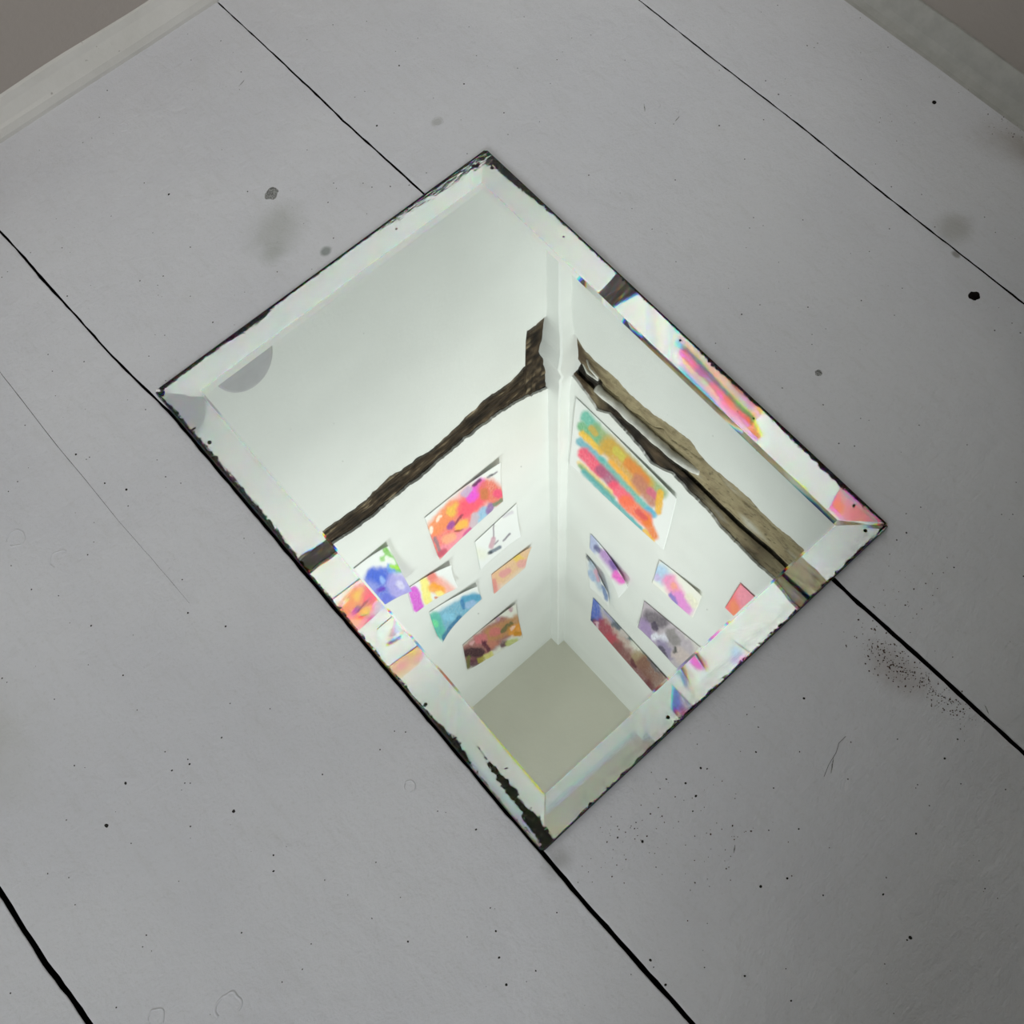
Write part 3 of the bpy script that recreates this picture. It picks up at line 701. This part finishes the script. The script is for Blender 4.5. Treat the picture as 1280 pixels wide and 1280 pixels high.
painting('paper_painting', 'R', [(.303, 1.904), (.520, 1.822), (.490, 2.150), (.307, 2.113)],
    zq([(806, 751), (890, 820), (864, 850), (800, 782)], 640, 650, 5.818), [
    (960, 680, 1220, 960, 110, (188, 176, 186), 40), (1000, 700, 1100, 740, 40, (112, 104, 112), 30), (960, 740, 1030, 860, 30, (164, 140, 184), 24), (1040, 760, 1060, 780, 20, (80, 70, 90)), (1060, 850, 1120, 860, 26, (232, 230, 242)), (1100, 900, 1160, 980, 34, (150, 138, 170), 24), (1160, 820, 1200, 880, 30, (146, 140, 140)), (1230, 960, 1260, 1000, 40, (206, 190, 186)), (1090, 930, 1140, 990, 14, (90, 84, 100)), (1200, 930, 1210, 950, 10, (90, 90, 90))],
    'grey and violet swirling painting, right-hand wall above the floor mirror', curl=((0, 1, .006, 3),), warp=16, nu=90, nv=60, base=(222, 218, 212), seed=11, group=G)
painting('paper_painting', 'R', [(.138, 2.271), (.470, 2.300), (.450, 2.570), (.138, 2.495)],
    zq([(742, 747), (846, 861), (830, 878), (739, 775)], 640, 650, 5.818), [
    (620, 760, 860, 980, 90, (196, 170, 160), 50), (590, 600, 620, 720, 40, (86, 112, 200), 22), (600, 740, 610, 745, 24, (60, 80, 120)), (650, 760, 720, 860, 44, (168, 74, 92), 24), (720, 860, 780, 930, 30, (190, 84, 96), 20), (770, 920, 1000, 1180, 40, (140, 92, 92), 26), (700, 660, 760, 740, 28, (160, 158, 190), 20), (760, 740, 900, 880, 26, (140, 146, 156), 18), (870, 860, 990, 1000, 14, (90, 110, 112)), (900, 900, 930, 950, 26, (226, 226, 214), 20),
    (920, 1000, 980, 1040, 40, (170, 150, 116), 24), (960, 1040, 1040, 1140, 40, (136, 96, 84), 24), (880, 1020, 900, 1060, 14, (100, 50, 60)), (1000, 1010, 1100, 1140, 10, (110, 104, 110)), (1000, 1180, 1040, 1220, 22, (110, 56, 62)), (800, 800, 840, 840, 20, (206, 196, 190)), (740, 760, 790, 790, 14, (100, 110, 120)), (630, 740, 620, 770, 10, (230, 200, 210)), (1100, 1180, 1200, 1300, 60, (150, 120, 110), 40)],
    'long blue, crimson and brown painting, highest on the right-hand wall', curl=((1, 0, .004, 3),), warp=15, nu=120, nv=70, base=(216, 220, 212), seed=12, group=G)
painting('paper_painting', 'R', [(.316, 1.576), (.440, 1.525), (.437, 1.710), (.312, 1.740)],
    zq([(825, 700), (880, 742), (866, 772), (816, 728)], 640, 650, 5.818), [
    (1080, 370, 1110, 410, 50, (176, 206, 236), 40), (1150, 440, 1250, 600, 44, (246, 150, 196), 30), (1180, 470, 1200, 510, 20, (252, 170, 150)), (1210, 560, 1270, 640, 46, (232, 150, 222), 30), (1160, 540, 1200, 610, 12, (140, 130, 200)), (1060, 410, 1070, 420, 18, (206, 190, 230)), (1300, 560, 1330, 600, 30, (240, 236, 214))],
    'pale sheet with light blue and pink watercolour, right-hand wall', curl=((1, 0, .006, 3),), warp=8, base=(244, 242, 232), seed=13, group=G)
painting('paper_painting', 'R', [(.501, 1.315), (.665, 1.300), (.650, 1.480), (.495, 1.487)],
    [(480, 350), (1080, 820), (960, 1010), (330, 560)], [
    (380, 560, 470, 420, 80, (255, 128, 128), 40), (420, 540, 430, 580, 40, (255, 150, 110), 26), (520, 440, 600, 560, 70, (250, 160, 180), 50), (640, 620, 760, 760, 110, (250, 130, 136), 60), (640, 700, 660, 720, 40, (255, 190, 90), 30), (800, 760, 860, 860, 70, (240, 150, 180), 50), (760, 800, 780, 820, 30, (252, 220, 110), 26)],
    'small salmon pink painting, farthest from the corner on the right-hand wall', curl=((1, 1, .005, 3),), base=(252, 176, 176), warp=14, seed=14, group=G)

# ---------------------------------------------------------------- the mirror
# corners on the floor: T (nearest the room corner), R, B, L
T_, R_, B_, L_ = (.3325, .2780), (.3398, .7030), (.6575, .7045), (.6525, .2768)
GB, GE, GT = .0014, .0044, .0085           # silver plane, rim height, glass top
BEV = .0255
root = bpy.data.objects.new('floor_mirror', None); COL.objects.link(root)
ctr = tuple(sum(p[k] for p in (T_, R_, B_, L_)) / 4 for k in (0, 1))
root.location = (ctr[0], ctr[1], 0)
thing(root, 'old rectangular mirror with blackened, corroded edges lying on the grey floorboards', 'mirror')

def mq(u, v):     # u: T->R side (along y), v: T->L side (along x)
    return tuple(T_[k] * (1 - u) * (1 - v) + R_[k] * u * (1 - v) + B_[k] * u * v + L_[k] * (1 - u) * v - ctr[k] for k in (0, 1))
LU = .425; LV = .319
def corner_pts(inset, cut):
    """outline points, slightly clipped corners, going T-R-B-L"""
    iu, iv = inset / LU, inset / LV
    cu, cv = cut / LU, cut / LV
    P = []
    for (u, v, su, sv) in ((0, 0, 1, 1), (1, 0, -1, 1), (1, 1, -1, -1), (0, 1, 1, -1)):
        a = (u + su * iu, v + sv * (iv + cv)); b = (u + su * (iu + cu), v + sv * iv)
        P += ([a, b] if su * sv > 0 else [b, a])
    return [mq(*p) for p in P]

# glass: bevelled plate, open underneath where the silvering closes it
CUT = .0022
o1 = corner_pts(0, CUT); o2 = corner_pts(.0006, CUT); i2 = corner_pts(BEV, .00001)
# rim height of each of the eight outline points (T, R, B, L corners): every side is ground to its own slope
RIM = {'TR': .0045, 'LT': .0046, 'LB': .00475, 'RB': .00535}
def rim(k):
    a, b = (('LT', 'TR'), ('TR', 'RB'), ('RB', 'LB'), ('LB', 'LT'))[k // 2]
    return RIM[(a, b)[k % 2]]
V = [(x, y, GE - .0010) for x, y in o1] + [(x, y, rim(k)) for k, (x, y) in enumerate(o2)] + [(x, y, GT) for x, y in i2] + [(x, y, GB) for x, y in o1]
F = []
for i in range(8):
    j = (i + 1) % 8
    F += [(i, j, 8 + j, 8 + i), (8 + i, 8 + j, 16 + j, 16 + i)]
F.append(tuple(range(16, 24)))
def glassmat():
    t = NT('mirror glass')
    g = t.n('ShaderNodeBsdfGlass'); g.inputs['Color'].default_value = (.98, .995, .985, 1); g.inputs['Roughness'].default_value = 0.0; g.inputs['IOR'].default_value = 1.52
    t.l(g.outputs[0], t.out.inputs[0])
    return t.m
def bevelmat():
    t = NT('bevel glass')
    adds = None
    for col, ior in (((.975, 0, 0), 1.508), ((0, .985, 0), 1.520), ((0, 0, .985), 1.533)):
        g = t.n('ShaderNodeBsdfGlass'); g.inputs['Color'].default_value = col + (1,); g.inputs['Roughness'].default_value = 0.0; g.inputs['IOR'].default_value = ior
        if adds is None: adds = g.outputs[0]
        else:
            a = t.n('ShaderNodeAddShader'); t.l(adds, a.inputs[0]); t.l(g.outputs[0], a.inputs[1]); adds = a.outputs[0]
    t.l(adds, t.out.inputs[0])
    return t.m
glass = pyd('glass_plate', V[:24], F, root, glassmat())
glass.data.materials.append(bevelmat())
for p_ in glass.data.polygons: p_.material_index = 0 if len(p_.vertices) == 8 else 1
bm = bmesh.new(); bm.from_mesh(glass.data)
bmesh.ops.remove_doubles(bm, verts=bm.verts[:], dist=.00008)
bmesh.ops.recalc_face_normals(bm, faces=bm.faces[:])
if sum(f.normal.z for f in bm.faces) < 0: bmesh.ops.reverse_faces(bm, faces=bm.faces[:])
bm.to_mesh(glass.data); bm.free()
# ground edge of the plate
V = [(x * 1.0008, y * 1.0008, 0.0) for x, y in o1] + [(x * 1.0008, y * 1.0008, GE - .0010) for x, y in o1] + [(x, y, GE - .0010) for x, y in o1]
F = []
for i in range(8):
    j = (i + 1) % 8
    F += [(i, j, 8 + j, 8 + i), (8 + i, 8 + j, 16 + j, 16 + i)]
pyd('ground_edge', V, F, root, M_GLASSEDGE)
# silvering with the corroded rim: width of the loss along each side, in metres
def prof(P, t): return float(np.interp(t, [p[0] for p in P], [p[1] for p in P]))
SIDE_T_L = [(0, .010), (.10, .009), (.22, .006), (.30, .004), (.36, .0016), (.66, .0014), (.70, .005), (.76, .0045), (.82, .0025), (.95, .003), (1, .003)]
SIDE_T_R = [(0, 0.00682), (.08, 0.00682), (.14, 0.00372), (.20, 0.00174), (.26, 0.00136), (.55, 0.00099), (.60, 0.00310), (.66, 0.00260), (.72, 0.00186), (.80, 0.00279), (.90, 0.00372), (.95, 0.00198), (1, 0.00136)]
SIDE_R_B = [(0, 0.00186), (.10, 0.00248), (.15, 0.00186), (.30, 0.00161), (.55, 0.00174), (.62, 0.00248), (.70, 0.00186), (.85, 0.00099), (1, 0.00112)]
SIDE_L_B = [(0, 0.00124), (.04, 0.00279), (.10, 0.00341), (.24, 0.00360), (.36, 0.00341), (.44, 0.00186), (.60, 0.00136), (.72, 0.00174), (.765, 0.00310), (.80, 0.00496), (.83, 0.00248), (.86, 0.00074), (1, 0.00074)]
us = sorted(set(np.round(np.concatenate([np.linspace(0, .075, 26), np.linspace(.075, .925, 150), np.linspace(.925, 1, 26)]), 5)))
vs_ = sorted(set(np.round(np.concatenate([np.linspace(0, .10, 26), np.linspace(.10, .90, 120), np.linspace(.90, 1, 26)]), 5)))
V, A = [], []
for v in vs_:
    for u in us:
        x, y = mq(u, v)
        V.append((x, y, GB))
        dTR, dTL, dRB, dLB = v * LV, u * LU, (1 - u) * LU, (1 - v) * LV
        f = min(dTR - prof(SIDE_T_R, u), dTL - prof(SIDE_T_L, v), dRB - prof(SIDE_R_B, v), dLB - prof(SIDE_L_B, u))
        # the long gash inside the lower left edge near the bottom corner
        if u > .80:
            mid = .0125 - .006 * (u - .80) / .2
            hw = .0030 * min(1, (u - .83) / .05) * (1.0 + .5 * (u > .94)) + .0012 * mn.noise(Vector((u * 60, 3, 0))) - .0004
            f = min(f, abs(dLB - mid) - hw)
        # bottom corner
        f = min(f, math.hypot(dLB, dRB) - .0045, math.hypot(dTR, dTL) - .016)
        haze = max(0, 1 - abs(dRB - .006) / .006) * (1 if .0 < v < .9 else .4)
        streak = max(0, 1 - u * LU / .014) * max(0, 1 - v / .42)
        A.append((f, haze, streak))
nu = len(us)
F = [(j * nu + i, j * nu + i + 1, (j + 1) * nu + i + 1, (j + 1) * nu + i) for j in range(len(vs_) - 1) for i in range(nu - 1)]
silver = pyd('silvering', V, F, root)
for nm, k in (('loss', 0), ('haze', 1), ('streak', 2)):
    at = silver.data.attributes.new(nm, 'FLOAT', 'POINT'); at.data.foreach_set('value', np.array([a[k] for a in A], dtype=np.float32))
if silver.data.polygons[0].normal.z < 0: silver.data.flip_normals()
def silvermat():
    t = NT('silvering')
    P = t.pos()
    f = t.attr('loss').outputs['Fac']; hz = t.attr('haze').outputs['Fac']
    n1 = t.math('SUBTRACT', t.noise(P, 620, 6, 0.8), 0.5)
    n2 = t.math('SUBTRACT', t.noise(P, 190, 4, 0.65), 0.5)
    e = t.math('ADD', f, t.math('ADD', t.math('MULTIPLY', n1, .0095), t.math('MULTIPLY', n2, .0060)))
    n3 = t.math('SUBTRACT', t.noise(t.pos((90, 900, 1)), 1, 5, 0.7), 0.47)
    n4 = t.math('SUBTRACT', t.noise(P, 700, 4, 0.7), 0.5)
    e = t.math('ADD', e, t.math('MULTIPLY', t.attr('streak').outputs['Fac'], t.math('ADD', t.math('MULTIPLY', n3, .15), t.math('MULTIPLY', n4, .06))))
    m = t.mapr(e, -.00015, .00015, 1.0, 0.0, False)
    # pinholes
    vo = t.n('ShaderNodeTexVoronoi'); t.l(P, vo.inputs['Vector']); vo.inputs['Scale'].default_value = 95
    near = t.mapr(f, 0.0, .018, .17, .026)
    gate = t.math('GREATER_THAN', t.noise(P, 31, 2, .6), .53)
    ph = t.math('MULTIPLY', t.math('LESS_THAN', vo.outputs['Distance'], near), gate)
    m = t.math('MAXIMUM', m, ph)
    g = t.n('ShaderNodeBsdfGlossy'); g.inputs['Color'].default_value = (.945, .985, .962, 1); g.inputs['Roughness'].default_value = 0.0
    d = t.n('ShaderNodeBsdfDiffuse'); t.l(t.mix(t.mapr(t.noise(P, 420, 5, .8), .45, .75), lin((7, 6, 5)), lin((120, 104, 84))), d.inputs[0])
    d2 = t.n('ShaderNodeBsdfDiffuse'); d2.inputs[0].default_value = lin((236, 236, 224)) + (1,)
    mh = t.n('ShaderNodeMixShader'); t.l(t.math('MULTIPLY', hz, t.mapr(n2, -.15, .1, .0, .16)), mh.inputs[0]); t.l(g.outputs[0], mh.inputs[1]); t.l(d2.outputs[0], mh.inputs[2])
    mx = t.n('ShaderNodeMixShader'); t.l(m, mx.inputs[0]); t.l(mh.outputs[0], mx.inputs[1]); t.l(d.outputs[0], mx.inputs[2])
    t.l(mx.outputs[0], t.out.inputs[0])
    return t.m
silver.data.materials.append(silvermat())
# bright chipped spot at the left corner
V, F = [], []
cx_, cy_ = L_[0] - ctr[0] - .0030, L_[1] - ctr[1] + .0034
blob(V, F, cx_, cy_, GE - .0002, .0030, .0008, 10, .8, .6, .6)
o = pyd('corner_chip', V, F, root, plain('chipped glass', (250, 250, 250), 0.25, 0.6, 300, 4))
o['label'] = 'white chip at the corner of the glass'
